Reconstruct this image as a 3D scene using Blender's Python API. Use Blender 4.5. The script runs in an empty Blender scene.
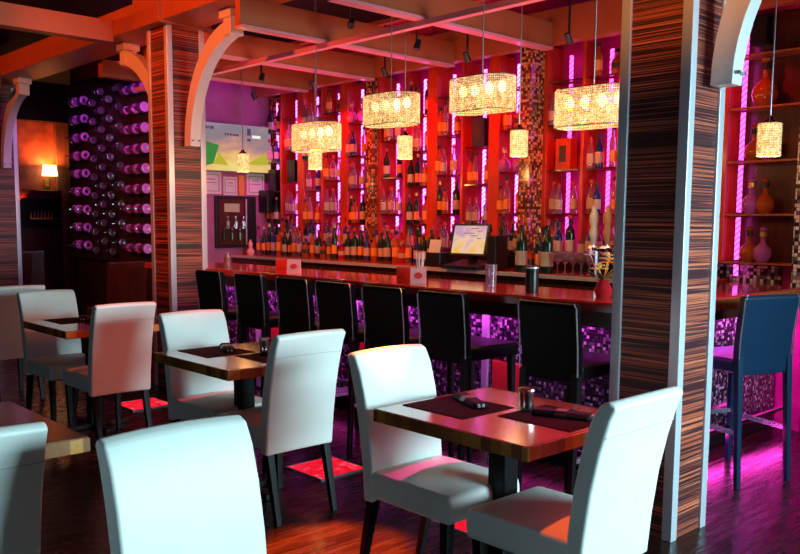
import bpy, bmesh, math, random
from mathutils import Vector, Matrix
R = math.radians
random.seed(7)
SC = bpy.context.scene
COL = SC.collection
# ------------------------------------------------------------------ camera
cam_d = bpy.data.cameras.new('camera'); cam = bpy.data.objects.new('camera', cam_d); COL.objects.link(cam)
cam.location = (0, 0, 1.5)
_p = R(6.0)
_f = Vector((.684*math.cos(_p), .7296*math.cos(_p), -math.sin(_p)))
cam.rotation_euler = (_f.to_track_quat('-Z', 'Y').to_matrix() @ Matrix.Rotation(R(.45), 3, 'Z')).to_euler()
cam_d.lens = 849/800*36; cam_d.shift_y = 33/800; cam_d.sensor_width = 36; cam_d.clip_start = .05
SC.camera = cam
# ------------------------------------------------------------------ exposure / world
SC.view_settings.view_transform = 'Standard'; SC.view_settings.look = 'None'
SC.view_settings.exposure = 0.0; SC.view_settings.gamma = 1; SC.view_settings.use_curve_mapping = False
W = bpy.data.worlds.new('world'); SC.world = W; W.use_nodes = True
W.node_tree.nodes['Background'].inputs[0].default_value = (.30, .32, .48, 1)
W.node_tree.nodes['Background'].inputs[1].default_value = .02
def area(name, loc, target, sx, sy, power, color, spread=180):
    l = bpy.data.lights.new(name, 'AREA'); l.shape = 'RECTANGLE'; l.size = sx; l.size_y = sy
    l.energy = power; l.color = color; l.spread = R(spread)
    o = bpy.data.objects.new(name, l); COL.objects.link(o); o.location = loc
    o.rotation_euler = (Vector(target)-Vector(loc)).to_track_quat('-Z', 'Y').to_euler(); return o
def spot(name, loc, target, power, color, angle=60, blend=.6, rad=.04):
    l = bpy.data.lights.new(name, 'SPOT'); l.energy = power; l.color = color
    l.spot_size = R(angle); l.spot_blend = blend; l.shadow_soft_size = rad
    o = bpy.data.objects.new(name, l); COL.objects.link(o); o.location = loc
    o.rotation_euler = (Vector(target)-Vector(loc)).to_track_quat('-Z', 'Y').to_euler(); return o
def point(name, loc, power, color, rad=.05):
    l = bpy.data.lights.new(name, 'POINT'); l.energy = power; l.color = color; l.shadow_soft_size = rad
    o = bpy.data.objects.new(name, l); COL.objects.link(o); o.location = loc; return o
# assumed daylight from behind the camera (towards -Y)
area('assumed_daylight', (3.9, -2.6, 1.7), (2.2, 2.8, .7), 3.2, 1.3, 105, (.56, .93, 1.0), 76)  # unseen area light added as daylight, no windows are built there
area('side_fill', (-3.2, 1.5, 1.5), (2.5, 3, .9), 2.5, 1.4, 8, (.60, .85, 1.0), 120)  # added cool fill that lifts the -X sides, no window there
area('high_fill', (4.6, -2.6, 2.2), (3.8, 5, 2.2), 3.0, .8, 18, (.55, .78, 1.0), 120)  # added weak wide fill for the brackets and upper pillars

# ------------------------------------------------------------------ materials
MATS = {}
def nodes(name):
    m = bpy.data.materials.new(name); m.use_nodes = True
    nt = m.node_tree; b = nt.nodes['Principled BSDF']; MATS[name] = m
    return m, nt, b
def N(nt, t, **kw):
    n = nt.nodes.new(t)
    for k, v in kw.items(): setattr(n, k, v)
    return n
def plain(name, col, rough=.5, metal=0, spec=.5, trans=0, emit=None, es=0, bump=0, bscale=60, coat=0, alpha=1, vary=0):
    m, nt, b = nodes(name)
    b.inputs['Base Color'].default_value = (*col, 1); b.inputs['Roughness'].default_value = rough
    b.inputs['Metallic'].default_value = metal; b.inputs['Specular IOR Level'].default_value = spec
    b.inputs['Transmission Weight'].default_value = trans; b.inputs['Coat Weight'].default_value = coat
    if emit: b.inputs['Emission Color'].default_value = (*emit, 1); b.inputs['Emission Strength'].default_value = es
    if bump or vary:
        tc = N(nt, 'ShaderNodeTexCoord'); nz = N(nt, 'ShaderNodeTexNoise'); nz.inputs['Scale'].default_value = bscale
        nt.links.new(tc.outputs['Object'], nz.inputs['Vector'])
        if bump:
            bp = N(nt, 'ShaderNodeBump'); bp.inputs['Strength'].default_value = bump; bp.inputs['Distance'].default_value = .004
            nt.links.new(nz.outputs['Fac'], bp.inputs['Height']); nt.links.new(bp.outputs['Normal'], b.inputs['Normal'])
        if vary:
            n2 = N(nt, 'ShaderNodeTexNoise'); n2.inputs['Scale'].default_value = 6
            nt.links.new(tc.outputs['Object'], n2.inputs['Vector'])
            r = ramp(nt, n2.outputs['Fac'], [(.3, tuple(c*(1-vary) for c in col)), (.7, tuple(min(1, c*(1+vary)) for c in col))])
            nt.links.new(r, b.inputs['Base Color'])
    return m
def ramp(nt, fac, stops, const=False):
    r = N(nt, 'ShaderNodeValToRGB'); e = r.color_ramp.elements
    if const: r.color_ramp.interpolation = 'CONSTANT'
    e[0].position = stops[0][0]; e[0].color = (*stops[0][1], 1)
    e[1].position = stops[-1][0]; e[1].color = (*stops[-1][1], 1)
    for p, c in stops[1:-1]:
        x = e.new(p); x.color = (*c, 1)
    nt.links.new(fac, r.inputs[0]); return r.outputs[0]
def math_n(nt, op, a, b=None):
    n = N(nt, 'ShaderNodeMath', operation=op)
    for i, v in enumerate((a, b)):
        if v is None: continue
        if isinstance(v, (int, float)): n.inputs[i].default_value = v
        else: nt.links.new(v, n.inputs[i])
    return n.outputs[0]
def mapping(nt, scale, src='Object', rot=(0,0,0)):
    tc = N(nt, 'ShaderNodeTexCoord'); mp = N(nt, 'ShaderNodeMapping')
    mp.inputs['Scale'].default_value = scale; mp.inputs['Rotation'].default_value = rot
    nt.links.new(tc.outputs[src], mp.inputs['Vector']); return mp.outputs[0]

def zebrano():
    m, nt, b = nodes('zebrano')
    nz = N(nt, 'ShaderNodeTexNoise'); nz.inputs['Scale'].default_value = 1; nz.inputs['Detail'].default_value = 3; nz.inputs['Roughness'].default_value = .7
    nt.links.new(mapping(nt, (.10, .10, 16), rot=(R(1.2), R(-1.2), 0)), nz.inputs['Vector'])
    c = ramp(nt, nz.outputs['Fac'], [(.34,(.02,.006,.009)), (.42,(.10,.025,.025)), (.455,(.58,.12,.06)), (.48,(.05,.010,.016)), (.515,(.06,.014,.022)), (.535,(.85,.21,.10)), (.56,(.12,.03,.03)), (.60,(.05,.012,.018)), (.63,(.72,.17,.08)), (.70,(.10,.03,.03))])
    nt.links.new(c, b.inputs['Base Color']); b.inputs['Roughness'].default_value = .42
    return m
def wood(name, c0, c1, scale=(1.5, 12, 12), rough=.4, coat=0):
    m, nt, b = nodes(name)
    nz = N(nt, 'ShaderNodeTexNoise'); nz.inputs['Scale'].default_value = 2.5; nz.inputs['Detail'].default_value = 5
    nt.links.new(mapping(nt, scale), nz.inputs['Vector'])
    nt.links.new(ramp(nt, nz.outputs['Fac'], [(.3, c0), (.7, c1)]), b.inputs['Base Color'])
    b.inputs['Roughness'].default_value = rough; b.inputs['Coat Weight'].default_value = coat; b.inputs['Coat Roughness'].default_value = .12
    return m
def cells(nt, sx, sy, sz, usesum=False):
    tc = N(nt, 'ShaderNodeTexCoord'); sp = N(nt, 'ShaderNodeSeparateXYZ'); nt.links.new(tc.outputs['Object'], sp.inputs[0])
    if usesum:
        u = math_n(nt, 'DIVIDE', math_n(nt, 'ADD', sp.outputs[0], sp.outputs[1]), sx); v = math_n(nt, 'DIVIDE', sp.outputs[2], sz)
        w = 0.0
    else:
        u = math_n(nt, 'DIVIDE', sp.outputs[0], sx); v = math_n(nt, 'DIVIDE', sp.outputs[1], sy); w = None
    cb = N(nt, 'ShaderNodeCombineXYZ')
    nt.links.new(math_n(nt, 'FLOOR', u), cb.inputs[0]); nt.links.new(math_n(nt, 'FLOOR', v), cb.inputs[1])
    wn = N(nt, 'ShaderNodeTexWhiteNoise', noise_dimensions='2D'); nt.links.new(cb.outputs[0], wn.inputs['Vector'])
    return wn.outputs['Value'], u, v
def mosaic(name, stops, s=.026, mortar=(.05,.03,.03), rough=.15):
    m, nt, b = nodes(name)
    val, u, v = cells(nt, s, s, s, True)
    c = ramp(nt, val, stops, const=True)
    fu = math_n(nt, 'FRACT', u); fv = math_n(nt, 'FRACT', v)
    g = math_n(nt, 'MULTIPLY', math_n(nt, 'GREATER_THAN', fu, .1), math_n(nt, 'GREATER_THAN', fv, .1))
    mx = N(nt, 'ShaderNodeMix', data_type='RGBA'); nt.links.new(g, mx.inputs[0]); mx.inputs[6].default_value = (*mortar, 1)
    nt.links.new(c, mx.inputs[7]); nt.links.new(mx.outputs[2], b.inputs['Base Color'])
    b.inputs['Roughness'].default_value = rough; b.inputs['Specular IOR Level'].default_value = .8
    return m
def staves(name, sx, sy, stops, rough, coat=0):
    m, nt, b = nodes(name)
    val, u, v = cells(nt, sx, sy, 1)
    c = ramp(nt, val, stops)
    nz = N(nt, 'ShaderNodeTexNoise'); nz.inputs['Scale'].default_value = 3; nz.inputs['Detail'].default_value = 4
    nt.links.new(mapping(nt, (30, 2.5, 30)), nz.inputs['Vector'])
    mx = N(nt, 'ShaderNodeMix', data_type='RGBA', blend_type='MULTIPLY'); mx.inputs[0].default_value = .5
    nt.links.new(c, mx.inputs[6]); nt.links.new(ramp(nt, nz.outputs['Fac'], [(.3, (.45,.4,.35)), (.7, (1,1,1))]), mx.inputs[7])
    nt.links.new(mx.outputs[2], b.inputs['Base Color']); b.inputs['Roughness'].default_value = rough
    b.inputs['Coat Weight'].default_value = coat; b.inputs['Coat Roughness'].default_value = .2
    return m
def emitter(name, col, s, base=(.02,.02,.02)):
    return plain(name, base, .4, emit=col, es=s)

zebrano()
plain('aluminium', (.74,.76,.86), .30, .35)
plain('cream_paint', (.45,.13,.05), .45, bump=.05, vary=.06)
plain('trim_pink_glow', (.75,.32,.42), .3)  # pink glow on the beam edges and rail put into the colour
plain('white_paint', (.80,.80,.82), .40)
plain('white_leather', (.78,.80,.77), .42, bump=.12, bscale=220, vary=.03)
plain('leather_seam', (.55,.56,.54), .5)
plain('black_leather', (.003,.003,.004), .38, spec=.12, bump=.1, bscale=200)
plain('black_blue_sheen', (.006,.032,.085), .30, bump=.1, bscale=200)  # black stool finish with its blue sheen put into the base colour
plain('black_wood', (.010,.008,.010), .35, spec=.2)
plain('black_plastic', (.012,.012,.014), .35)
plain('chrome', (.8,.8,.82), .12, 1)
plain('ceiling_black', (.008,.007,.008), .8, vary=.2)
plain('wall_red', (.55,.008,.24), .45, vary=.25)
plain('wall_pink', (.45,.12,.30), .6, vary=.12)
plain('wall_orange', (.60,.13,.05), .5, vary=.3)
plain('wall_dark', (.03,.015,.018), .7, vary=.2)
plain('black_cloth', (.004,.004,.005), .8, spec=.15, bump=.4, bscale=300)
plain('placemat', (.012,.003,.003), .9, spec=.05, bump=.3, bscale=260)
plain('paper', (.75,.75,.78), .6, vary=.04)
plain('card_red', (.75,.04,.03), .5, vary=.1)
plain('card_pink', (.85,.45,.50), .5, vary=.1)
plain('glass_shelf', (.12,.006,.02), .12, spec=.8)
plain('clear_glass', (.75,.60,.75), .05, trans=.85, spec=.7)
plain('steel', (.45,.45,.48), .3, .9)
plain('glass_amber', (.55,.13,.02), .08, trans=.35)
plain('glass_green', (.012,.03,.018), .08)
plain('glass_blue', (.02,.05,.30), .08, trans=.2)
plain('glass_red', (.55,.02,.03), .08, trans=.3)
plain('glass_purple', (.65,.20,.85), .08, trans=.4)
plain('label_white', (.55,.48,.44), .6, vary=.08)
plain('label_orange', (.88,.38,.07), .55, vary=.15)
plain('label_dark', (.05,.03,.05), .5, vary=.2)
plain('cap_red', (.5,.03,.03), .4)
plain('cap_black', (.02,.02,.02), .4)
plain('cap_gold', (.7,.45,.12), .3, .7)
plain('box_red', (.65,.05,.02), .5, vary=.2)
plain('box_navy', (.03,.02,.16), .4, vary=.2)
plain('tap_white', (.80,.75,.68), .35)
plain('tap_tan', (.62,.32,.16), .4)
plain('yellow_petal', (.80,.55,.12), .5, vary=.2)
plain('leaf_green', (.05,.12,.03), .5, vary=.3)
plain('silver_line', (.6,.65,.75), .25, .8)
wood('counter_wood', (.38,.018,.014), (.60,.05,.03), (12, 1.2, 12), .12, .6)
wood('counter_edge', (.42,.10,.03), (.62,.18,.05), (12, 1.2, 12), .25, .4)
wood('upright_wood', (.45,.02,.004), (.65,.06,.01), (14, 14, 1.3), .35, .3)
wood('cabinet_wood', (.05,.012,.010), (.11,.025,.015), (12, 12, 1.3), .3, .2)
wood('frame_wood', (.30,.09,.04), (.46,.16,.08), (14, 14, 1.3), .4)
mosaic('mosaic_bar', [(0,(.01,.01,.015)), (.45,(.16,.15,.18)), (.6,(.03,.02,.04)), (.75,(.45,.36,.48)), (.85,(.08,.06,.10))], .019)
mosaic('mosaic_gold', [(0,(.12,.03,.015)), (.3,(.60,.24,.08)), (.55,(.28,.07,.03)), (.75,(.75,.42,.20)), (.92,(.06,.02,.02))], .024)
mosaic('mosaic_silver', [(0,(.03,.03,.05)), (.3,(.75,.75,.72)), (.55,(.14,.14,.20)), (.68,(.95,.95,.90)), (.92,(.3,.28,.3))], .026)
staves('butcher_top', .045, .55, [(0,(.16,.045,.015)), (.5,(.24,.08,.025)), (1,(.34,.13,.045))], .14, 1)
staves('butcher_edge', .045, .045, [(0,(.20,.055,.010)), (.5,(.42,.14,.02)), (1,(.60,.25,.025))], .5)
def led(name, col, lo, hi):   # tape of small diodes: bright dots along the strip
    m, nt, b = nodes(name)
    tc = N(nt, 'ShaderNodeTexCoord'); sp = N(nt, 'ShaderNodeSeparateXYZ'); nt.links.new(tc.outputs['Object'], sp.inputs[0])
    w = math_n(nt, 'ADD', math_n(nt, 'ADD', sp.outputs[0], sp.outputs[1]), sp.outputs[2])
    f = math_n(nt, 'ABSOLUTE', math_n(nt, 'SUBTRACT', math_n(nt, 'FRACT', math_n(nt, 'MULTIPLY', w, 24)), .5))
    st = math_n(nt, 'ADD', math_n(nt, 'MULTIPLY', math_n(nt, 'SUBTRACT', .5, f), (hi-lo)*2), lo)
    b.inputs['Emission Color'].default_value = (*col, 1); nt.links.new(st, b.inputs['Emission Strength'])
    b.inputs['Base Color'].default_value = (.1,.02,.1,1)
led('led_magenta', (1.0, .16, 1.0), 1.2, 8)
led('led_pink', (1.0, .07, .60), 1.0, 6)
emitter('bulb', (1, .72, .32), 5)
# floor: dark glossy planks
m, nt, b = nodes('floor_wood')
val, u, v = cells(nt, 1.3, .14, 1)
nz = N(nt, 'ShaderNodeTexNoise'); nz.inputs['Scale'].default_value = 2; nz.inputs['Detail'].default_value = 6
nt.links.new(mapping(nt, (1.5, 18, 1)), nz.inputs['Vector'])
mx = N(nt, 'ShaderNodeMix', data_type='RGBA', blend_type='MULTIPLY'); mx.inputs[0].default_value = .8
nt.links.new(ramp(nt, val, [(0,(.014,.006,.006)), (1,(.040,.014,.010))]), mx.inputs[6])
nt.links.new(ramp(nt, nz.outputs['Fac'], [(.35,(.25,.22,.2)), (.65,(1,1,1))]), mx.inputs[7])
nt.links.new(mx.outputs[2], b.inputs['Base Color'])
nt.links.new(ramp(nt, nz.outputs['Fac'], [(.3,(.16,.16,.16)), (.7,(.36,.36,.36))]), b.inputs['Roughness'])
bp = N(nt, 'ShaderNodeBump'); bp.inputs['Strength'].default_value = .25; bp.inputs['Distance'].default_value = .004
nt.links.new(nz.outputs['Fac'], bp.inputs['Height']); nt.links.new(bp.outputs['Normal'], b.inputs['Normal'])
# crystal shade: lit beads, each with its own brightness
def crystal(name, s, dark, lite):
    m, nt, b = nodes(name)
    vo = N(nt, 'ShaderNodeTexVoronoi'); vo.inputs['Scale'].default_value = 105
    nt.links.new(mapping(nt, (1,1,1)), vo.inputs['Vector'])
    sp = N(nt, 'ShaderNodeSeparateColor'); nt.links.new(vo.outputs['Color'], sp.inputs[0])
    c = ramp(nt, sp.outputs[0], [(.05, dark), (.55, lite), (1, (1.0,.88,.55))])
    nt.links.new(c, b.inputs['Emission Color']); b.inputs['Emission Strength'].default_value = s
    b.inputs['Base Color'].default_value = (.6,.5,.35,1); b.inputs['Roughness'].default_value = .15
crystal('crystal_beads', .9, (.12,.05,.006), (.80,.45,.10))
crystal('crystal_inner', 1.1, (.9,.42,.08), (1,.72,.25))
m, nt, b = nodes('floor_glass')   # lit red glass with ripples
nz = N(nt, 'ShaderNodeTexNoise'); nz.inputs['Scale'].default_value = 14; nz.inputs['Detail'].default_value = 3; nz.inputs['Distortion'].default_value = 1.5
nt.links.new(mapping(nt, (1,1,1)), nz.inputs['Vector'])
nt.links.new(ramp(nt, nz.outputs['Fac'], [(.35,(.75,.0,.012)), (.6,(1,.02,.05)), (.70,(1,.35,.35))]), b.inputs['Emission Color'])
b.inputs['Emission Strength'].default_value = .95; b.inputs['Base Color'].default_value = (.3,0,0,1); b.inputs['Roughness'].default_value = .1
# tv picture: clouded sky over a bright horizon
m, nt, b = nodes('tv_picture')
tc = N(nt, 'ShaderNodeTexCoord'); sp = N(nt, 'ShaderNodeSeparateXYZ'); nt.links.new(tc.outputs['Object'], sp.inputs[0])
nz = N(nt, 'ShaderNodeTexNoise'); nz.inputs['Scale'].default_value = 4; nz.inputs['Detail'].default_value = 4
nt.links.new(mapping(nt, (1,1,3)), nz.inputs['Vector'])
hx = math_n(nt, 'MULTIPLY', math_n(nt, 'ABSOLUTE', sp.outputs[0]), .35)
h = math_n(nt, 'ADD', math_n(nt, 'ADD', math_n(nt, 'MULTIPLY', sp.outputs[2], 1.3), .42), math_n(nt, 'MULTIPLY', math_n(nt, 'SUBTRACT', nz.outputs['Fac'], .5), .5))
h = math_n(nt, 'ADD', h, hx)
nt.links.new(ramp(nt, h, [(.10,(1,.85,.25)), (.32,(1,.60,.18)), (.5,(.60,.30,.27)), (.72,(.28,.24,.28)), (1,(.42,.30,.38))]), b.inputs['Emission Color'])
b.inputs['Emission Strength'].default_value = .8; b.inputs['Base Color'].default_value = (0,0,0,1)
emitter('tv_green', (.01,.22,.03), 1.0); emitter('tv_lime', (.45,.42,.02), 1.0); emitter('tv_mark', (.06,.04,.12), 1.0, (0,0,0)); emitter('tv_white', (.9,.9,.8), 1)
m, nt, b = nodes('pos_picture')
nz = N(nt, 'ShaderNodeTexNoise'); nz.inputs['Scale'].default_value = 12; nz.inputs['Detail'].default_value = 3
tc = N(nt, 'ShaderNodeTexCoord'); sp = N(nt, 'ShaderNodeSeparateXYZ'); nt.links.new(tc.outputs['Object'], sp.inputs[0])
nt.links.new(tc.outputs['Object'], nz.inputs['Vector'])
h = math_n(nt, 'ADD', math_n(nt, 'MULTIPLY', sp.outputs[2], 1.8), math_n(nt, 'MULTIPLY', nz.outputs['Fac'], .9))
nt.links.new(ramp(nt, h, [(.15,(1,.55,.08)), (.4,(.95,.65,.45)), (.65,(.65,.35,.55))]), b.inputs['Emission Color'])
b.inputs['Emission Strength'].default_value = .85; b.inputs['Base Color'].default_value = (0,0,0,1)
emitter('lamp_shade_glow', (1, .78, .35), 3.0)
emitter('cooler_glow', (.55, .25, .20), .6)
M = MATS
# ------------------------------------------------------------------ mesh helpers
class MB:
    def __init__(s): s.bm = bmesh.new()
    def box(s, a, b, rot=None, piv=None):
        vs = [s.bm.verts.new((x, y, z)) for x in (a[0], b[0]) for y in (a[1], b[1]) for z in (a[2], b[2])]
        for f in ((0,1,3,2),(4,6,7,5),(0,4,5,1),(2,3,7,6),(0,2,6,4),(1,5,7,3)): s.bm.faces.new([vs[i] for i in f])
        if rot is not None: bmesh.ops.rotate(s.bm, verts=vs, cent=piv or ((a[0]+b[0])/2, (a[1]+b[1])/2, (a[2]+b[2])/2), matrix=rot)
        return s
    def prism(s, poly, axis, lo, hi):
        """poly = list of 2D points in the two other axes (cyclic order x<y<z)"""
        def P(p, t):
            return {'x': (t, p[0], p[1]), 'y': (p[0], t, p[1]), 'z': (p[0], p[1], t)}[axis]
        a = [s.bm.verts.new(P(p, lo)) for p in poly]; b = [s.bm.verts.new(P(p, hi)) for p in poly]
        n = len(poly)
        s.bm.faces.new(a[::-1]); s.bm.faces.new(b)
        for i in range(n): s.bm.faces.new([a[i], a[(i+1)%n], b[(i+1)%n], b[i]])
        return s
    def lathe(s, prof, seg=14, c=(0,0,0), sy=1.0, sx=1.0):
        rings = []
        for r, z in prof:
            if r < 1e-5: rings.append([s.bm.verts.new((c[0], c[1], c[2]+z))])
            else: rings.append([s.bm.verts.new((c[0]+sx*r*math.cos(2*math.pi*k/seg), c[1]+sy*r*math.sin(2*math.pi*k/seg), c[2]+z)) for k in range(seg)])
        for A, B in zip(rings, rings[1:]):
            if len(A) == 1 and len(B) == 1: continue
            for k in range(seg):
                k2 = (k+1) % seg
                if len(A) == 1: s.bm.faces.new([A[0], B[k2], B[k]])
                elif len(B) == 1: s.bm.faces.new([A[k], A[k2], B[0]])
                else: s.bm.faces.new([A[k], A[k2], B[k2], B[k]])
        if len(rings[0]) > 1: s.bm.faces.new(rings[0][::-1])
        if len(rings[-1]) > 1: s.bm.faces.new(rings[-1])
        return s
    def tube(s, pts, r, seg=8):
        pts = [Vector(p) for p in pts]; rings = []
        for i, p in enumerate(pts):
            d = (pts[min(i+1, len(pts)-1)]-pts[max(i-1, 0)]).normalized()
            up = Vector((0,0,1)) if abs(d.z) < .9 else Vector((1,0,0))
            u = d.cross(up).normalized(); v = d.cross(u)
            rr = r[i] if isinstance(r, (list, tuple)) else r
            rings.append([s.bm.verts.new(p+rr*(u*math.cos(2*math.pi*k/seg)+v*math.sin(2*math.pi*k/seg))) for k in range(seg)])
        for A, B in zip(rings, rings[1:]):
            for k in range(seg): s.bm.faces.new([A[k], A[(k+1)%seg], B[(k+1)%seg], B[k]])
        s.bm.faces.new(rings[0][::-1]); s.bm.faces.new(rings[-1]); return s
    def beam(s, p0, p1, w0, w1=None):
        """tapered square bar"""
        w1 = w1 or w0; p0 = Vector(p0); p1 = Vector(p1)
        a = [s.bm.verts.new(p0+Vector((i*w0/2, j*w0/2, 0))) for i, j in ((-1,-1),(1,-1),(1,1),(-1,1))]
        b = [s.bm.verts.new(p1+Vector((i*w1/2, j*w1/2, 0))) for i, j in ((-1,-1),(1,-1),(1,1),(-1,1))]
        s.bm.faces.new(a[::-1]); s.bm.faces.new(b)
        for i in range(4): s.bm.faces.new([a[i], a[(i+1)%4], b[(i+1)%4], b[i]])
        return s
    def build(s, name, mat, parent=None, loc=None, bevel=0, seg=2, smooth=False, rotz=0):
        me = bpy.data.meshes.new(name); bmesh.ops.recalc_face_normals(s.bm, faces=s.bm.faces[:]); s.bm.to_mesh(me); s.bm.free()
        me.materials.append(M[mat] if isinstance(mat, str) else mat)
        o = bpy.data.objects.new(name, me); COL.objects.link(o)
        if parent: o.parent = parent
        if loc: o.location = loc
        if rotz: o.rotation_euler = (0,0,rotz)
        if smooth or bevel:
            me.polygons.foreach_set('use_smooth', [True]*len(me.polygons))
            if not bevel: me.set_sharp_from_angle(angle=R(38))
        if bevel:
            b = o.modifiers.new('bevel', 'BEVEL'); b.width = bevel; b.segments = seg; b.limit_method = 'ANGLE'; b.angle_limit = R(35)
            w = o.modifiers.new('wn', 'WEIGHTED_NORMAL'); w.keep_sharp = True
        return o
def tag(o, label, cat, group=None, kind=None):
    o['label'] = label; o['category'] = cat
    if group: o['group'] = group
    if kind: o['kind'] = kind
    return o
def thing(name, label, cat, loc=(0,0,0), rz=0, group=None):
    o = bpy.data.objects.new(name, None); COL.objects.link(o); o.empty_display_size = .1
    o.location = loc; o.rotation_euler = (0,0,rz); return tag(o, label, cat, group)
def struct(name, mb, mat, bevel=0, label=None):
    o = mb.build(name, mat, bevel=bevel); o['kind'] = 'structure'
    if label: o['label'] = label
    return o
KIDS = {}
def copy_tree(o, parent=None):
    c = o.copy(); COL.objects.link(c); c.parent = parent
    for ch in [x for x in o.children]: copy_tree(ch, c)
    return c
CACHE = {}
def place(kind, builder, loc, rz, label, cat=None, group=None, scale=None):
    if kind not in CACHE:
        o = builder(); CACHE[kind] = o
    else: o = copy_tree(CACHE[kind])
    o.location = loc; o.rotation_euler = (0,0,rz); o['label'] = label
    o.scale = (scale,)*3 if scale else (1,1,1)
    if cat: o['category'] = cat
    if group: o['group'] = group
    return o
ORD = ['first','second','third','fourth','fifth','sixth','seventh','eighth','ninth','tenth','eleventh','twelfth','thirteenth','fourteenth','fifteenth','sixteenth','seventeenth','eighteenth','nineteenth','twentieth','twenty-first','twenty-second','twenty-third','twenty-fourth','twenty-fifth','twenty-sixth','twenty-seventh','twenty-eighth','twenty-ninth','thirtieth','thirty-first','thirty-second','thirty-third','thirty-fourth','thirty-fifth','thirty-sixth','thirty-seventh','thirty-eighth','thirty-ninth','fortieth','forty-first','forty-second','forty-third','forty-fourth']

# ------------------------------------------------------------------ room shell
WX = 6.25          # back bar wall plane
struct('floor', MB().box((-4,-5,-.1), (10,15,0)), 'floor_wood')
struct('ceiling', MB().box((-4,-5,3.62), (10,15,3.72)), 'ceiling_black')
struct('wall_back_bar', MB().box((WX,-1,0), (WX+.1,9.05,3.62)), 'wall_red')
struct('wall_television', MB().box((4.95,8.95,0), (WX,9.05,3.62)), 'wall_pink')
struct('wall_wine', MB().box((4.95,9.05,0), (5.05,12.1,3.62)), 'wall_dark')
struct('wall_far', MB().box((0,14,0), (9.5,14.1,3.62)), 'wall_orange')
struct('wall_far_left', MB().box((0,9.9,0), (.1,14,3.62)), 'wall_dark')

struct('trim_1', MB().box((WX-.05,-1,0), (WX,2.28,1.03)), 'black_wood')  # dark panel added to tone down the brightly lit lower wall
struct('trim_2', MB().box((5.42,13.88,0), (5.66,14,3.62)), 'frame_wood')
struct('trim_3', MB().box((0,13.80,3.02), (9.5,14,3.62)), 'wall_dark')

# ------------------------------------------------------------------ pillars
def pillar(Y, label):
    x0, x1 = (3.58, 3.915) if Y < 3 else (3.58, 3.94); hy = .183 if Y < 3 else .18
    t = thing('pillar', label, 'pillar', ((x0+x1)/2, Y+hy, 0), group='striped wood pillars with metal corners')
    h = (x1-x0)/2
    MB().box((-h+.012,-hy+.012,0), (h-.012,hy-.012,3.14)).build('wood_core', 'zebrano', t)
    for sx in (-1,1):
        for sy in (-1,1):
            c = MB(); w = .052
            xa, xb = sorted((sx*h, sx*(h-w))); ya, yb = sorted((sy*hy, sy*(hy-w)))
            c.box((xa,ya,.0), (xb,yb,3.14)); c.build('corner_strip', 'aluminium', t, bevel=.004)
    return t
pillar(1.94, 'large striped wood pillar with metal corners beside the bar corner, nearest')
pillar(6.72, 'striped wood pillar with metal corners left of the wall television')
pillar(11.35, 'striped wood pillar with metal corners at the far left edge')
def bracket(Y, side, label):
    t = thing('arched_bracket', label, 'bracket', (3.765, Y, 0), group='arched beam brackets on the pillars')
    pts_o, pts_i = [], []
    L, z0, z1 = .76, 2.12, 3.07
    # quarter-arc arm leaving the pillar upward and outward
    for k in range(15):
        a = math.pi/2*k/14
        pts_o.append((side*(.02+L-(L-.0)*math.cos(a)*1.0), z0+(z1-z0)*math.sin(a)*1.0))
        pts_i.append((side*(.125+L-L*math.cos(a)-.0*a), z0+(z1-z0-.11)*math.sin(a)))
    # clip the inner curve to the end plane
    pts_i = [(side*min(abs(y), L+.02), z) for y, z in pts_i]
    poly = pts_o + pts_i[::-1]
    MB().prism(poly, 'x', -.048, .048).build('arm', 'white_paint', t, bevel=.004)
    ya, yb = sorted((side*(L-.07), side*(L+.04)))
    MB().box((-.06, ya, 2.95), (.06, yb, 3.08)).build('end_block', 'white_paint', t, bevel=.004)
    ya, yb = sorted((side*(L-.10), side*(L+.07)))
    MB().box((-.08, ya, 3.08), (.08, yb, 3.15)).build('end_cap', 'white_paint', t, bevel=.004)
    for dx in (-.03, .03):
        y = side*.07
        f = side
        b = MB(); b.tube([(dx, side*.13, 2.17), (dx, side*.150, 2.17)], .009, 8); b.build('bolt', 'steel', t)
    return t
bracket(1.94, -1, 'white arched bracket on the front of the nearest pillar')
bracket(6.72, -1, 'white and orange arched bracket right of the middle pillar')
bracket(7.08, 1, 'orange arched bracket on the left side of the middle pillar')
bracket(11.35, -1, 'white arched bracket on the far left pillar')

# ------------------------------------------------------------------ beams of the pergola
def beam(label, a, b, mat='cream_paint'):
    o = MB().box(a, b).build('ceiling_beam', mat, bevel=.006); tag(o, label, 'beam', 'painted ceiling beams over the bar'); return o
beam('thick orange painted beam running over the row of pillars', (3.52,-1,3.15), (3.93,13.9,3.37))
cr = [('nearest cross beam over the bar, above the nearest pillar', 2.20), ('second cross beam over the bar, meeting the gold mosaic column', 4.44),
      ('third cross beam over the bar, above the middle pendants', 5.56), ('fourth cross beam over the bar, beside the middle pillar', 6.68), ('fifth and farthest cross beam over the bar, before the television wall', 7.80)]
for lab, y in cr: 
    xs = 3.56 if 4 < y < 6 else 3.94
    o = beam(lab, (xs, y, 2.945), (5.88, y+.07, 3.15))
    MB().box((xs+.01, y-.015, 2.925), (5.87, y+.085, 2.945)).build('lower_trim', 'trim_pink_glow', o)
beam('deep orange beam running above the bottle wall', (5.88, -1, 2.975), (5.98, 8.95, 3.26))
o = MB().box((4.36,1.5,2.885), (4.42,8.94,2.925)).build('ceiling_rail', 'trim_pink_glow'); tag(o, 'slim pink-lit rail crossing under the cross beams', 'rail')
o = MB().box((5.22,1.5,3.25), (5.27,8.94,3.29)).build('ceiling_rail', 'cream_paint'); tag(o, 'slim rail over the beams nearer the bottle wall', 'rail')
beam('brown beam crossing the upper left corner to the pillar row', (-3.0,7.60,3.10), (3.52,7.74,3.29))
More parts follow.
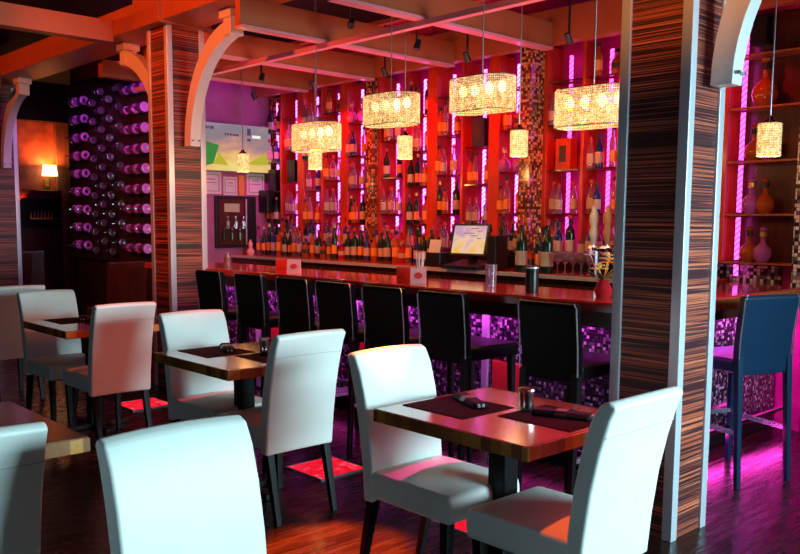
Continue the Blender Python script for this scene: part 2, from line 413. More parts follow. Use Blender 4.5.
beam('shadowed beam high behind the upper left beam', (-3.0,10.6,3.0), (3.52,10.72,3.2))
o = MB().box((3.93,8.75,2.98), (4.95,8.87,3.15)).build('ceiling_beam', 'cream_paint'); tag(o, 'low purple-grey beam left of the television wall', 'beam')
for y, lab in ((6.72,'orange box cap where the middle pillar meets the beam'), (1.97,'box cap where the nearest pillar meets the beam'), (11.35,'box cap on the far left pillar')):
    o = MB().box((3.48,y-.05,3.13), (3.98,y+.41,3.43)).build('pillar_cap', 'cream_paint', bevel=.004); tag(o, lab, 'cap')

# ------------------------------------------------------------------ bar counter
t = thing('bar_counter', 'long L-shaped bar with glossy dark red top and mosaic front', 'bar counter', (4.5, 4.5, 0))
def at0(b, name, mat, bevel=0):
    return b.build(name, mat, t, loc=(-4.5,-4.5,0), bevel=bevel)
at0(MB().prism([(3.93,2.33),(6.20,2.33),(6.20,2.90),(4.55,2.90),(4.55,7.9),(3.93,7.9)], 'z', 1.03, 1.07), 'countertop', 'counter_wood', .006)
at0(MB().box((3.915,2.315,1.015), (3.935,7.9,1.062)), 'front_edge', 'counter_wood', .003)
at0(MB().box((3.935,2.305,.995), (6.20,2.335,1.062)), 'side_edge', 'counter_edge', .003)
at0(MB().box((4.20,2.60,.12), (4.30,7.85,1.03)), 'mosaic_front', 'mosaic_bar')
at0(MB().box((4.30,2.60,.12), (6.20,2.70,1.03)), 'mosaic_side', 'mosaic_bar')
at0(MB().box((4.24,2.64,0), (6.20,2.72,.12)).box((4.24,2.64,0),(4.30,7.85,.12)), 'plinth', 'black_wood')
at0(MB().prism([(4.02,2.42),(6.2,2.42),(6.2,2.445),(4.045,2.445),(4.045,7.85),(4.02,7.85)], 'z', .915, 1.03), 'apron', 'cabinet_wood')
for k, y in enumerate((3.62, 4.95, 6.28)):
    at0(MB().box((4.18,y,0.02), (4.20,y+.05,.93)), 'metal_strip', 'aluminium')
    at0(MB().box((4.185,y-.30,0.12), (4.199,y-.04,.60)), 'red_panel', 'card_red')
at0(MB().box((4.10,2.60,1.0), (4.13,7.85,1.015)), 'light_strip', 'led_magenta')
at0(MB().box((4.20,2.50,1.0), (6.15,2.52,1.015)), 'light_strip', 'led_pink')
at0(MB().tube([(4.0,2.42,.22),(4.0,7.8,.22)], .02).tube([(4.0,2.42,.22),(6.15,2.42,.22)], .02), 'foot_rail', 'chrome')
for y in (2.45,4.2,6.0,7.7): at0(MB().tube([(4.0,y,.22),(4.24,y,.10)], .014), 'rail_post', 'chrome')
area('bar_front_glow', (4.10,5.2,.995), (4.2,5.2,.7), 5.0, .04, 26, (1,.08,.95))
area('bar_side_glow', (5.1,2.50,.995), (5.1,2.6,.7), 1.9, .04, 26, (1,.08,.80))
area('bar_foot_glow', (4.13,5.2,.14), (3.6,5.2,0), 5.0, .04, 1.2, (1,.05,.5))
area('bar_side_foot_glow', (5.1,2.55,.14), (5.0,1.6,0), 1.9, .04, 6, (1,.04,.55))

# ------------------------------------------------------------------ back counter with cupboards
t = thing('back_counter', 'dark back counter below the bottle wall, under rows of liquor', 'counter', (5.8, 5.5, 0))
MB().box((-.30,-2.5,1.045), (.44,3.40,1.085)).build('countertop', 'counter_wood', t, bevel=.004)
MB().box((-.24,-2.5,0), (.44,3.40,1.045)).build('cupboard', 'cabinet_wood', t)
MB().box((-.31,-2.5,1.05), (-.30,3.40,1.08)).build('bright_edge', 'aluminium', t)
for k in range(10):
    y = -2.45+k*.585
    d = MB().box((-.262,y,.08), (-.24,y+.56,1.0)).build('cupboard_door', 'cabinet_wood', t, bevel=.003)
    MB().tube([(-.275,y+.05,.6),(-.275,y+.05,.8)], .008).build('handle', 'chrome', d)
o = MB().box((5.98,3.05,1.085), (6.14,8.88,1.20)).build('bottle_riser', 'black_wood', bevel=.003); tag(o, 'black step along the back counter carrying the rear bottles', 'riser')

# ------------------------------------------------------------------ bottle wall: three banks of five lit bays
banks = [(2.53, 'right'), (4.70, 'middle'), (6.87, 'left')]
colw = .15
for yc, nm, in ((2.37,'silver mosaic column at the right edge of the bottle wall'), (4.70,'gold mosaic column left of the nearest pillar'), (6.87,'gold mosaic column in the middle of the bottle wall'), (8.90,'narrow mosaic column against the television wall')):
    x0 = 5.98 if yc < 8 else 6.14
    yb = yc+.06 if yc < 8 else 8.95
    if yc == 4.70: x0 = 5.86
    o = MB().box((x0, yc-.06-(.25 if yc < 3 else 0), 1.085 if yc > 3 else 1.07), (WX, yb, 3.0)).build('mosaic_column', 'mosaic_gold' if yc > 3 else 'mosaic_silver'); tag(o, nm, 'column', 'mosaic columns of the bottle wall')
o = MB().box((WX-.03,2.60,1.07), (WX,4.64,1.19)).build('backsplash', 'mosaic_silver'); tag(o, 'silver mosaic strip under the shelves right of the nearest pillar', 'backsplash')
bayinfo = []
for y0, bank in banks:
    for k in range(5):
        yl = y0+.30+.40*k
        if yl > 8.85: continue
        bayinfo.append((bank, k, yl))
shelfsets = {0: (1.22,1.57,1.95,2.33,2.70), 1: (1.47,1.85,2.20,2.56)}
where = {'right': 'right of the gold mosaic column', 'middle': 'in the middle bank', 'left': 'in the left bank'}
bank_obj = {}
for y0, bank in banks:
    y1 = y0+2.17
    t = thing('shelf_unit', {'right':'wood framed shelf bank with pink light strips behind the nearest pillar', 'middle':'middle shelf bank of red bays and light strips between mosaic columns', 'left':'left shelf bank of magenta bays beside the television wall'}[bank], 'shelves', (6.1, y0, 0), group='lit shelf banks of the bottle wall')
    bank_obj[bank] = t
    if bank == 'right': MB().box((.13,-.10,1.19), (.148,.44,3.0)).build('dark_back_panel', 'cabinet_wood', t)
    for k in range(6):
        yy = .10+.40*k - (.0)
        if bank == 'right' and k == 0: continue
        if y0+yy > 8.93: continue
        wd = {0:.05,1:.13,2:.03,3:.13,4:.03,5:.06}[k]
        MB().box((-.06, yy-wd/2, 1.22), (.15, yy+wd/2, 3.0)).build('upright', 'upright_wood', t, bevel=.003)
    for k in range(5):
        yl = .30+.40*k
        if y0+yl > 8.85: continue
        s = shelfsets[0] if bank == 'right' else shelfsets[(k+ (0 if bank == 'middle' else 1)) % 2]
        for z in s:
            ya_, yb_ = (-.10, .47) if bank == 'right' and k == 0 else (yl-.165, min(yl+.165, 8.85-y0))
            MB().box((-.05, ya_, z-.014), (.14, yb_, z)).build('shelf', 'glass_shelf' if not (bank=='right' and k==0) else 'frame_wood', t)
        if bank == 'right' and k == 0: yl = .37
        zs = [1.10]+list(s)+[2.94]
        for za, zb in zip(zs, zs[1:]):
            if zb-za > .1: MB().box((.035, yl-.016, za+.012), (.045, yl+.016, zb-.026)).build('light_strip', 'led_magenta' if bank != 'right' else 'led_pink', t)
        MB().box((.04, yl-.14, 2.78), (.15, yl-.03, 2.98)).build('top_block', 'black_plastic', t) if k in (0,2) and bank != 'middle' else None

# ------------------------------------------------------------------ bottles
SHORT = ['orange-labelled amber bottle','red-capped clear bottle','white-labelled dark bottle','slender orange-labelled bottle','purple globe decanter','squat amber bottle','tall clear bottle','squat red bottle','white-labelled blue bottle','amber globe decanter']
PROF = {
 'round': [(.0,0),(.036,0),(.038,.01),(.038,.16),(.034,.185),(.016,.215),(.014,.262),(.016,.268)],
 'slender': [(0,0),(.028,0),(.030,.01),(.030,.20),(.024,.235),(.012,.265),(.011,.315),(.013,.32)],
 'squat': [(0,0),(.050,0),(.055,.015),(.055,.10),(.046,.13),(.016,.155),(.015,.20),(.018,.205)],
 'globe': [(0,0),(.035,0),(.058,.025),(.068,.06),(.060,.10),(.034,.13),(.017,.145),(.016,.19),(.022,.20)],
 'wine': [(0,0),(.036,0),(.038,.01),(.038,.19),(.032,.22),(.015,.245),(.014,.305),(.016,.31)],
}
VAR = [  # key, profile, glass, label, cap, words, height
 ('a','round','glass_amber','label_orange','cap_black','amber bottle with orange label'),
 ('b','round','clear_glass','label_white','cap_red','clear bottle with white label and red cap'),
 ('c','wine','glass_green','label_white','cap_red','dark bottle with white label'),
 ('d','slender','glass_green','label_orange','cap_gold','slender dark bottle with orange label'),
 ('e','globe','glass_purple',None,'cap_gold','purple-lit globe decanter'),
 ('f','squat','glass_amber','label_dark','cap_black','squat amber bottle'),
 ('g','slender','clear_glass','label_orange','cap_black','tall clear bottle with orange label'),
 ('h','squat','glass_red','label_white','cap_gold','squat red bottle with pale label'),
 ('i','round','glass_blue','label_white','cap_black','blue bottle with white label'),
 ('j','globe','glass_amber',None,'cap_black','amber globe decanter'),
]
def mk_bottle(v):
    key, prof, gl, lb, cp, words = v
    def f():
        P = PROF[prof]
        o = MB().lathe(P, 12).build('liquor_bottle', gl, smooth=True); tag(o, words, 'bottle')
        H = P[-1][1]; r = P[-1][0]
        c = MB().lathe([(r+.001,H-.012),(r+.003,H-.01),(r+.003,H+.022),(.0,H+.024)], 10).build('cap', cp, o, smooth=True)
        if lb:
            rr = max(p[0] for p in P)+.0012; z0 = .045; z1 = {'squat':.095}.get(prof, .135)
            MB().lathe([(rr,z0),(rr,z1)], 12).build('label', lb, o, smooth=True)
        else:
            MB().lathe([(r*.5,H+.02),(r*1.1,H+.03),(r*1.2,H+.045),(.004,H+.06)], 10).build('stopper', gl, o, smooth=True)
        return o
    return f
def bottle(i, loc, label, group, scale=None, rz=0):
    v = VAR[i]
    return place('bottle_'+v[0], mk_bottle(v), loc, rz, label, 'bottle', group, scale)
rnd = random.Random(21)
shn = ['lowest','second lowest','middle','second highest','highest']
def mk_case(mat, words):
    def f():
        o = MB().box((-.055,-.075,0), (.055,.075,.26)).build('gift_box', mat, bevel=.004); tag(o, words, 'box')
        MB().box((-.057,-.035,.06), (-.0555,.035,.20)).build('window', 'label_dark', o)
        return o
    return f
for bank, k, yl in bayinfo:
    s = shelfsets[0] if bank == 'right' else shelfsets[(k + (0 if bank == 'middle' else 1)) % 2]
    bayw = ORD[4-k] if bank != 'left' else ORD[4-k]
    for si, z in enumerate(s):
        sn = shn[si]
        if si == len(s)-1 and len(s) == 5 and rnd.random() < .6: continue
        tail = '%s shelf of the %s bay in the %s bank' % (sn, bayw, bank)
        xb = 6.10
        if bank == 'right' and k == 0:
            if si in (0, 1, 2):
                for j, yy in enumerate((yl-.02, yl-.12)):
                    bottle(4 if (si, j) in ((0,1),(1,0)) else 9, (xb, yy-.02, z), '%s decanter on the %s shelf beside the right mosaic column' % (('left','right')[j]+' '+('amber','purple')[1 if (si, j) in ((0,1),(1,0)) else 0]+' globe', sn), 'liquor bottles on the wall shelves', 1.0)
            elif si == 3: bottle(9, (xb, yl-.10, z), 'large glowing decanter on the high shelf above the small pendant', 'liquor bottles on the wall shelves', 1.35)
            continue
        if (bank, k, si) in (('middle',1,2),('left',3,2),('right',4,2),('right',4,1),('left',4,1)):
            mt = {('middle',1,2):('box_navy','dark blue'),('left',3,2):('black_plastic','black'),('left',4,1):('black_plastic','black'),('right',4,2):('box_red','orange-red'),('right',4,1):('box_red','orange-red')}[(bank,k,si)]
            if (bank,k,si) == ('right',4,1): pass
            else:
                place('case_'+mt[0], mk_case(mt[0], mt[1]+' gift box'), (xb, yl, z), 0, '%s gift box on the %s' % (mt[1], tail), 'box', 'boxed bottles on the wall shelves'); continue
        n = rnd.choice((2,3,3)); 
        fam = rnd.choice(([0,6,0],[0,5,1],[4,4,1],[7,1,7],[3,0,2],[1,8,6],[2,3,0],[9,4,5]))
        ys = {2:(.085,-.085), 3:(.125,.052,-.09)}[n]
        for j in range(n):
            v = fam[j % len(fam)]
            if VAR[v][1] in ('squat','globe') and n == 3: v = 1
            bottle(v, (xb+rnd.uniform(-.05,-.0), yl+ys[j], z), '%s, %s from left, %s shelf, %s bay of the %s bank' % (SHORT[v], ORD[j], sn, bayw, bank), 'liquor bottles on the wall shelves', rnd.uniform(.86,1.0))
# counter rows
def row(x, z, y0, y1, step, words, skip, sc=(.82,1.15)):
    ys = []; y = y1
    while y > y0: ys.append(y); y -= step*rnd.uniform(.95,1.12)
    n = 0
    for y in ys:
        if any(a < y < b for a, b in skip): continue
        v = rnd.choice((2,3,6,2,1,8,3,0,2,7,5))
        bottle(v, (x+rnd.uniform(-.015,.015), y, z), '%s, %s from left in the %s' % (SHORT[v], ORD[min(n,43)], words), 'liquor bottles on the back counter', rnd.uniform(*sc)); n += 1
row(5.93-.03, 1.085, 4.45, 8.85, .105, 'front row of the back counter', [(4.7,5.65)])
row(6.06, 1.20, 3.3, 8.8, .12, 'rear row above the back counter', [])
for j, (y, v) in enumerate(((4.46,2),(4.20,2),(4.32,8))):
    bottle(v, (5.56 if j < 2 else 5.68, y, 1.085), ['large dark wine bottle nearer the register, left of the blue bottle','large dark wine bottle beside the wine glasses, right of the blue bottle','large dark blue bottle between two large dark wine bottles'][j], 'large bottles at the front of the back counter', 1.3)
# ------------------------------------------------------------------ glasses
def mk_wineglass():
    o = MB().lathe([(.0,0),(.032,0),(.030,.003),(.005,.008),(.004,.075),(.012,.085),(.033,.11),(.036,.14),(.029,.175),(.027,.175),(.034,.14),(.030,.112),(0,.09)], 12).build('wine_glass', 'clear_glass', smooth=True)
    return tag(o, '', 'glass')
n = 0
for r in range(2):
    for k in range(9):
        place('wineglass', mk_wineglass, (5.54+.10*r, 4.08-.076*k, 1.085), 0, 'clear wine glass, %s from left in the %s row by the beer taps' % (ORD[k], ('front','rear')[r]), 'glass', 'wine glasses on the back counter')
def mk_tumbler(name, gl, liq, h=.10, r=.032):
    def f():
        o = MB().lathe([(0,0),(r*.85,0),(r,h),(r*.93,h),(r*.8,.006),(0,.006)], 14).build(name, gl, smooth=True); tag(o, '', 'glass')
        if liq: MB().lathe([(0,.008),(r*.78,.008),(r*.88,h*.75),(0,h*.75)], 14).build('drink', liq, o, smooth=True)
        return o
    return f
place('beer', mk_tumbler('candle_glass','clear_glass','label_orange',.13,.035), (4.16,6.75,1.07), 0, 'glass holding an orange drink at the left end of the bar', 'glass')
place('shaker', mk_tumbler('pint_glass','clear_glass',None,.15,.04), (4.25,3.66,1.07), 0, 'empty clear pint glass on the bar below the register', 'glass')
o = MB().lathe([(0,0),(.038,0),(.040,.01),(.040,.155),(.036,.165),(0,.166)], 18).build('cocktail_shaker', 'black_plastic', smooth=True, loc=(4.12,3.22,1.07)); tag(o, 'black cylinder canister with pale rim standing on the bar', 'canister')
MB().lathe([(.0405,.148),(.0405,.158)], 18).build('rim', 'aluminium', o)
# menu cards
def mk_card(mat):
    def f():
        o = MB().prism([(-.03,0),(.03,0),(.004,.11),(-.004,.11)], 'y', -.055, .055).build('table_card', mat); tag(o, '', 'card')
        e = MB().lathe([(0,0),(.028,0),(.028,.003),(0,.003)], 16, sx=.8).build('emblem', 'card_red', o, loc=(-.0185,0,.055))
        e.rotation_euler = (0, R(-77), 0)
        return o
    return f
place('card_red', mk_card('card_red'), (4.10,5.80,1.07), R(45), 'red folded card on the far part of the bar', 'card', 'folded cards on the bar')
place('card_pink', mk_card('card_pink'), (4.10,5.64,1.07), R(45), 'pink folded card with red oval on the far part of the bar', 'card', 'folded cards on the bar')
place('card_red', None, (4.10,4.33,1.07), R(45), 'red folded card on the middle of the bar', 'card', 'folded cards on the bar')
place('card_pink', None, (4.10,4.19,1.07), R(45), 'pink folded card with red oval on the middle of the bar', 'card', 'folded cards on the bar')
# straw cup
t = thing('straw_holder', 'black cup of white straws behind the middle bar cards', 'holder', (4.34,4.42,1.07))
MB().lathe([(0,0),(.035,0),(.04,.09),(.034,.09),(.03,.01),(0,.01)], 14).build('cup', 'black_plastic', t, smooth=True)
for k in range(7):
    a = k*.9; MB().tube([(.012*math.cos(a),.012*math.sin(a),.012), (.034*math.cos(a),.034*math.sin(a),.20)], .0035, 6).build('straw', 'paper', t)
# ------------------------------------------------------------------ register
t = thing('cash_register', 'black touch-screen register glowing orange and pink on the back counter', 'cash register', (5.60,5.07,1.085), R(6))
MB().prism([(-.16,0),(.16,0),(.16,.07),(-.16,.03)], 'y', -.20, .20).build('base', 'black_plastic', t, bevel=.004)
MB().box((0.02,-.03,.05), (.07,.03,.20)).build('stand', 'black_plastic', t)
s = MB().box((-.015,-.20,0), (.015,.20,.29)).build('screen', 'black_plastic', t, loc=(-.04,0,.11), bevel=.006); s.rotation_euler = (0, R(14), 0)
MB().box((-.0165,-.175,-.125), (-.0155,.175,.125)).build('display', 'pos_picture', s, loc=(0,0,.145))
for k in range(5): MB().box((-.0185,-.13+.0*k,.02), (-.0175,-.13+.05+.03*(k%3),.026)).build('text_line', 'tv_mark', s, loc=(0,.04*(k%3),.145+.022*k-.01))
t = thing('receipt_printer', 'black printer with white paper beside the register', 'printer', (5.60,5.45,1.085))
MB().box((-.09,-.09,0), (.09,.09,.13)).build('body', 'black_plastic', t, bevel=.01)
p = MB().box((-.002,-.07,0), (.002,.07,.19)).build('paper_sheet', 'paper', t, loc=(-.085,0,.06)); p.rotation_euler = (0, R(12), 0)
o = MB().box((5.55,4.74,1.085), (5.72,4.84,1.38)).build('card_terminal', 'black_plastic', bevel=.01); tag(o, 'black equipment tower right of the register screen', 'equipment')
# ------------------------------------------------------------------ beer taps
t = thing('beer_tap_tower', 'chrome beer tap tower with white, tan and red handles by the pillar', 'beer tap', (5.46,3.56,1.085))
MB().tube([(0,.10,0),(0,.10,.22)], .022).tube([(0,-.16,0),(0,-.16,.22)], .022).tube([(0,.16,.22),(0,-.24,.22)], .028).build('tower', 'chrome', t, smooth=True)
for y, mt, nm in ((.10,'tap_white','pale carved tap handle'), (-.02,'tap_tan','tan tap handle'), (-.12,'card_red','red tap handle'), (-.20,'card_red','red tap handle')):
    h = MB().lathe([(0,.25),(.010,.25),(.013,.27),(.022,.31),(.024,.35),(.016,.38),(.025,.42),(.024,.47),(.014,.50),(.013,.53),(0,.54)], 12, sy=1.5, sx=1.3).build('tap_handle', mt, t, loc=(-.05,y,.0), smooth=True); h['label'] = nm
    MB().tube([(0,y,.22),(-.06,y,.22),(-.06,y,.17)], .010).tube([(-.05,y,.22),(-.05,y,.26)], .006).build('spout', 'chrome', t, smooth=True)
# flower / garnish
t = thing('flower_arrangement', 'yellow and orange flowers in a small red vase by the nearest pillar', 'flowers', (4.22,2.78,1.07))
MB().lathe([(0,0),(.04,0),(.055,.04),(.03,.09),(.035,.10),(0,.10)], 14).build('vase', 'glass_red', t, smooth=True)
for k, (dx, dy, z, r_, mt) in enumerate(((0,.03,.16,.055,'yellow_petal'),(-.03,-.05,.20,.045,'label_orange'),(.04,0,.22,.05,'yellow_petal'),(-.02,.08,.24,.04,'card_pink'))):
    b = MB(); b.tube([(0,0,.06),(dx,dy,z)], .004)
    for q in range(9):
        a = q*2*math.pi/9
        for rr, zz in ((r_, .0), (r_*.6, .018)):
            b.prism([(dx,dy),(dx+rr*.6*math.cos(a-.3),dy+rr*.6*math.sin(a-.3)),(dx+rr*math.cos(a),dy+rr*math.sin(a)),(dx+rr*.6*math.cos(a+.3),dy+rr*.6*math.sin(a+.3))], 'z', z+zz, z+zz+.006)
    b.lathe([(0,z),(r_*.25,z+.01),(r_*.2,z+.035),(0,z+.04)], 8, c=(dx,dy,0)); b.build('flower', mt, t)
for k in range(6):
    a = k*1.1; b = MB().prism([(0,0),(.05,.018),(.12,0),(.05,-.018)], 'z', 0, .003).build('leaf', 'leaf_green', t, loc=(0,0,.09)); b.rotation_euler = (0, R(-35), a)

# ------------------------------------------------------------------ television wall
t = thing('television', 'wide wall television showing a bright sunset over green fields', 'television', (5.59,8.93,2.35))
MB().box((-.52,-.06,-.29), (.52,-.015,.29)).build('casing', 'steel', t, bevel=.005)
MB().box((-.12,-.015,-.12), (.12,.019,.12)).build('wall_mount', 'steel', t)
s = MB().box((-.505,-.064,-.275), (.505,-.061,.275)).build('screen', 'tv_picture', t)
MB().prism([(-.505,-.25),(-.30,-.20),(-.22,.02),(-.505,.08)], 'y', -.066, -.0645).build('green_shape', 'tv_green', s)
MB().prism([(.505,-.18),(.505,.0),(.15,-.19)], 'y', -.066, -.0645).build('lime_shape', 'tv_lime', s)
MB().prism([(-.30,-.20),(-.10,-.21),(-.22,-.06)], 'y', -.066, -.0645).build('lime_shape', 'tv_lime', s)
for (x, z, w, h) in ((-.44,.20,.03,.035),(-.40,.20,.03,.035),(-.36,.20,.02,.035),(-.33,.20,.04,.035),(-.14,.14,.02,.03),(-.11,.14,.03,.025),(-.07,.14,.03,.025),(-.03,.14,.03,.025),(.01,.14,.04,.025),(.17,.16,.05,.08),(.17,.09,.05,.03)):
    MB().box((x,-.0665,z), (x+w,-.065,z+h)).build('caption_mark', 'tv_mark', s)
MB().box((.24,-.0665,.13), (.36,-.065,.165)).build('caption_mark', 'tv_white', s)
def certificate(x, z, w, h, label, mat='paper'):
    o = MB().box((x-w/2,8.932,z-h/2), (x+w/2,8.949,z+h/2)).build('framed_certificate', mat); tag(o, label, 'picture', 'papers under the television')
    f = MB()
    for a, b in (((-.4,-.38),(.4,-.36)), ((-.4,.36),(.4,.38)), ((-.4,-.38),(-.38,.38)), ((.38,-.38),(.4,.38)), ((-.25,0.0),(.25,.02)), ((-.2,.15),(.2,.18))):
        f.box((x+a[0]*w,8.929,z+a[1]*h), (x+b[0]*w,8.932,z+b[1]*h))
    f.build('printed_border', 'label_dark', o)
certificate(5.29, 1.93, .29, .26, 'pale framed certificate under the left end of the television')
certificate(5.56, 1.90, .19, .22, 'small pale certificate in the middle under the television')
certificate(5.92, 1.93, .25, .26, 'pale certificate under the right end of the television')
o = MB().box((5.68,8.93,1.79), (5.75,8.949,2.03)).build('orange_card', 'label_orange'); tag(o, 'orange strip card between certificates under the television', 'card')
t = thing('wall_cabinet', 'black framed glass wall cabinet with bottles below the certificates', 'cabinet', (5.62,8.95,1.47))
MB().box((-.28,-.05,-.31), (.28,0,.31)).build('body', 'black_plastic', t, bevel=.004)
MB().box((-.24,-.053,-.27), (.10,-.05,.27)).build('glass_door', 'cabinet_wood', t)
MB().box((.13,-.055,-.28), (.145,-.05,.28)).build('bead_strip', 'led_pink' if False else 'aluminium', t)
MB().box((-.17,-.056,.12), (.04,-.053,.22)).build('lit_sign', 'cooler_glow', t)
for k in range(6):
    MB().lathe([(0,0),(.02,0),(.02,.09),(.008,.12),(.008,.15)], 8).build('bottle', ('glass_green','clear_glass')[k%2], t, loc=(-.19+.055*k,-.075,-.22+.14*(k%2)))
t = thing('wall_speaker', 'black loudspeaker mounted in the corner right of the television', 'speaker', (6.09,8.94,1.72))
MB().box((-.13,-.20,-.13), (.13,0,.14)).build('cabinet', 'black_plastic', t, bevel=.01)
MB().lathe([(0,0),(.08,0),(.08,.004),(.03,-.0),(0,.0)], 18).build('cone', 'black_cloth', t, loc=(0,-.205,0)).rotation_euler = (R(90),0,0)
o = MB().lathe([(0,0),(.04,0),(.05,.03),(.02,.07),(.03,.12),(.012,.16),(0,.18)], 12).build('figurine', 'card_pink', loc=(5.75,8.8,1.085), smooth=True); tag(o, 'small pink figurine on the back counter below the wall cabinet', 'figurine')

# ------------------------------------------------------------------ chandeliers
def stadium(L, r, n=10):
    pts = []
    for k in range(n+1): a = math.pi*k/n; pts.append((r*math.cos(a), L/2-r+r*math.sin(a)))
    for k in range(n+1): a = math.pi+math.pi*k/n; pts.append((r*math.cos(a), -L/2+r+r*math.sin(a)))
    return pts
def bead_curtain(path_fn, total, h, z0, rows, cols):
    b = MB()
    for i in range(cols):
        x, y = path_fn(i/cols)
        for j in range(rows):
            z = z0+h*(j+.5)/rows
            rr = min(total/cols, h/rows)*.66
            vs = [b.bm.verts.new(v) for v in ((x+rr,y,z),(x,y+rr,z),(x-rr,y,z),(x,y-rr,z),(x,y,z+rr),(x,y,z-rr))]
            for f in ((0,1,4),(1,2,4),(2,3,4),(3,0,4),(1,0,5),(2,1,5),(3,2,5),(0,3,5)): b.bm.faces.new([vs[q] for q in f])
    return b
def path_of(poly):
    P = [Vector((p[0],p[1])) for p in poly]; P.append(P[0]); L = [0]
    for a, b in zip(P, P[1:]): L.append(L[-1]+(b-a).length)
    def f(t):
        d = t*L[-1]
        for i in range(len(P)-1):
            if d <= L[i+1]:
                q = (d-L[i])/max(1e-6, L[i+1]-L[i]); v = P[i].lerp(P[i+1], q); return v.x, v.y
        return P[0].x, P[0].y
    return f, L[-1]
def mk_big():
    t = thing('crystal_chandelier', '', 'chandelier')
    poly = stadium(.49, .125); pf, tot = path_of(poly)
    for q in (-.17,-.06,.06,.17): MB().lathe([(0,-.035),(.022,-.02),(.030,.005),(.022,.03),(.010,.045),(0,.045)], 10, c=(0,q,.03)).build('bulb', 'bulb', t, smooth=True)
    c = bead_curtain(pf, tot, .215, -.11, 16, 100).build('crystal_beads', 'crystal_beads', t); c['kind'] = 'stuff'
    r = MB()
    for z in (-.112, .106):
        o_ = poly; i_ = [(x*.9, y*.97) for x, y in poly]
        a = [r.bm.verts.new((x,y,z)) for x,y in o_]; b = [r.bm.verts.new((x,y,z)) for x,y in i_]
        a2 = [r.bm.verts.new((x,y,z+.006)) for x,y in o_]; b2 = [r.bm.verts.new((x,y,z+.006)) for x,y in i_]
        n = len(poly)
        for k in range(n):
            k2 = (k+1)%n
            for q in ((a[k],a[k2],b[k2],b[k]),(a2[k],b2[k],b2[k2],a2[k2]),(a[k],a2[k],a2[k2],a[k2]),(b[k],b[k2],b2[k2],b2[k])): r.bm.faces.new(q)
    r.build('frame_ring', 'chrome', t)
    return t
def mk_small():
    t = thing('mini_pendant', '', 'pendant lamp')
    poly = [(.062*math.cos(2*math.pi*k/18), .062*math.sin(2*math.pi*k/18)) for k in range(18)]; pf, tot = path_of(poly)
    MB().prism([(x*.93, y*.93) for x, y in poly], 'z', -.09, .09).build('inner_shade', 'crystal_inner', t)
    c = bead_curtain(pf, tot, .19, -.10, 14, 30).build('crystal_beads', 'crystal_beads', t); c['kind'] = 'stuff'
    MB().lathe([(0,.088),(.05,.09),(.03,.11),(.012,.135),(0,.136)], 12).build('cap', 'chrome', t, smooth=True)
    return t
def hang(t, ztop, z, small):
    r = MB().tube([(0,0,.088 if not small else .13),(0,0,ztop-z-.03)], .0045, 6); r.build('rod', 'steel', t)
    MB().lathe([(0,ztop-z-.03),(.055,ztop-z-.03),(.06,ztop-z-.015),(.06,ztop-z),(0,ztop-z)], 14).build('canopy', 'black_plastic', t, smooth=True)
BIG = [(588,2.94,2.17,'crystal drum chandelier, rightmost, beside the nearest pillar',4.30),(479,3.81,2.33,'crystal drum chandelier, second from the nearest pillar',4.30),
       (389,4.70,2.31,'crystal drum chandelier, third from the nearest pillar',4.30),(316,5.60,2.17,'crystal drum chandelier, farthest of four, right of the television',4.30)]
for px, y, z, lab, x in BIG:
    if 'big' not in CACHE: o = mk_big(); CACHE['big'] = o; proto_big = [c for c in o.children]
    else:
        o = CACHE['big'].copy(); COL.objects.link(o)
        for c in proto_big: d = c.copy(); COL.objects.link(d); d.parent = o
    o.location = (x, y, z); o['label'] = lab; o['group'] = 'crystal drum chandeliers over the bar'
    hang(o, 3.62, z, False)
    point('chandelier_light', (x, y, z-.22), 5, (1,.50,.15), .08)
SM = [(5.00,4.06,2.08,'small cylinder pendant between the second chandelier and gold mosaic column'),(5.00,5.29,2.12,'small cylinder pendant hanging below the third chandelier'),
      (5.00,6.53,2.08,'small cylinder pendant hanging below the farthest chandelier'),(5.00,7.78,2.10,'small cylinder pendant hanging in front of the television'),(5.00,2.2,1.99,'small cylinder pendant right of the nearest pillar')]
for x, y, z, lab in SM:
    if 'small' not in CACHE: o = mk_small(); CACHE['small'] = o; proto_small = [c for c in o.children]
    else:
        o = CACHE['small'].copy(); COL.objects.link(o)
        for c in proto_small: d = c.copy(); COL.objects.link(d); d.parent = o
    o.location = (x, y, z); o['label'] = lab; o['group'] = 'small crystal pendants behind the bar'
    hang(o, 3.62, z, True)
    point('pendant_light', (x, y, z-.16), 5, (1,.50,.15), .05)

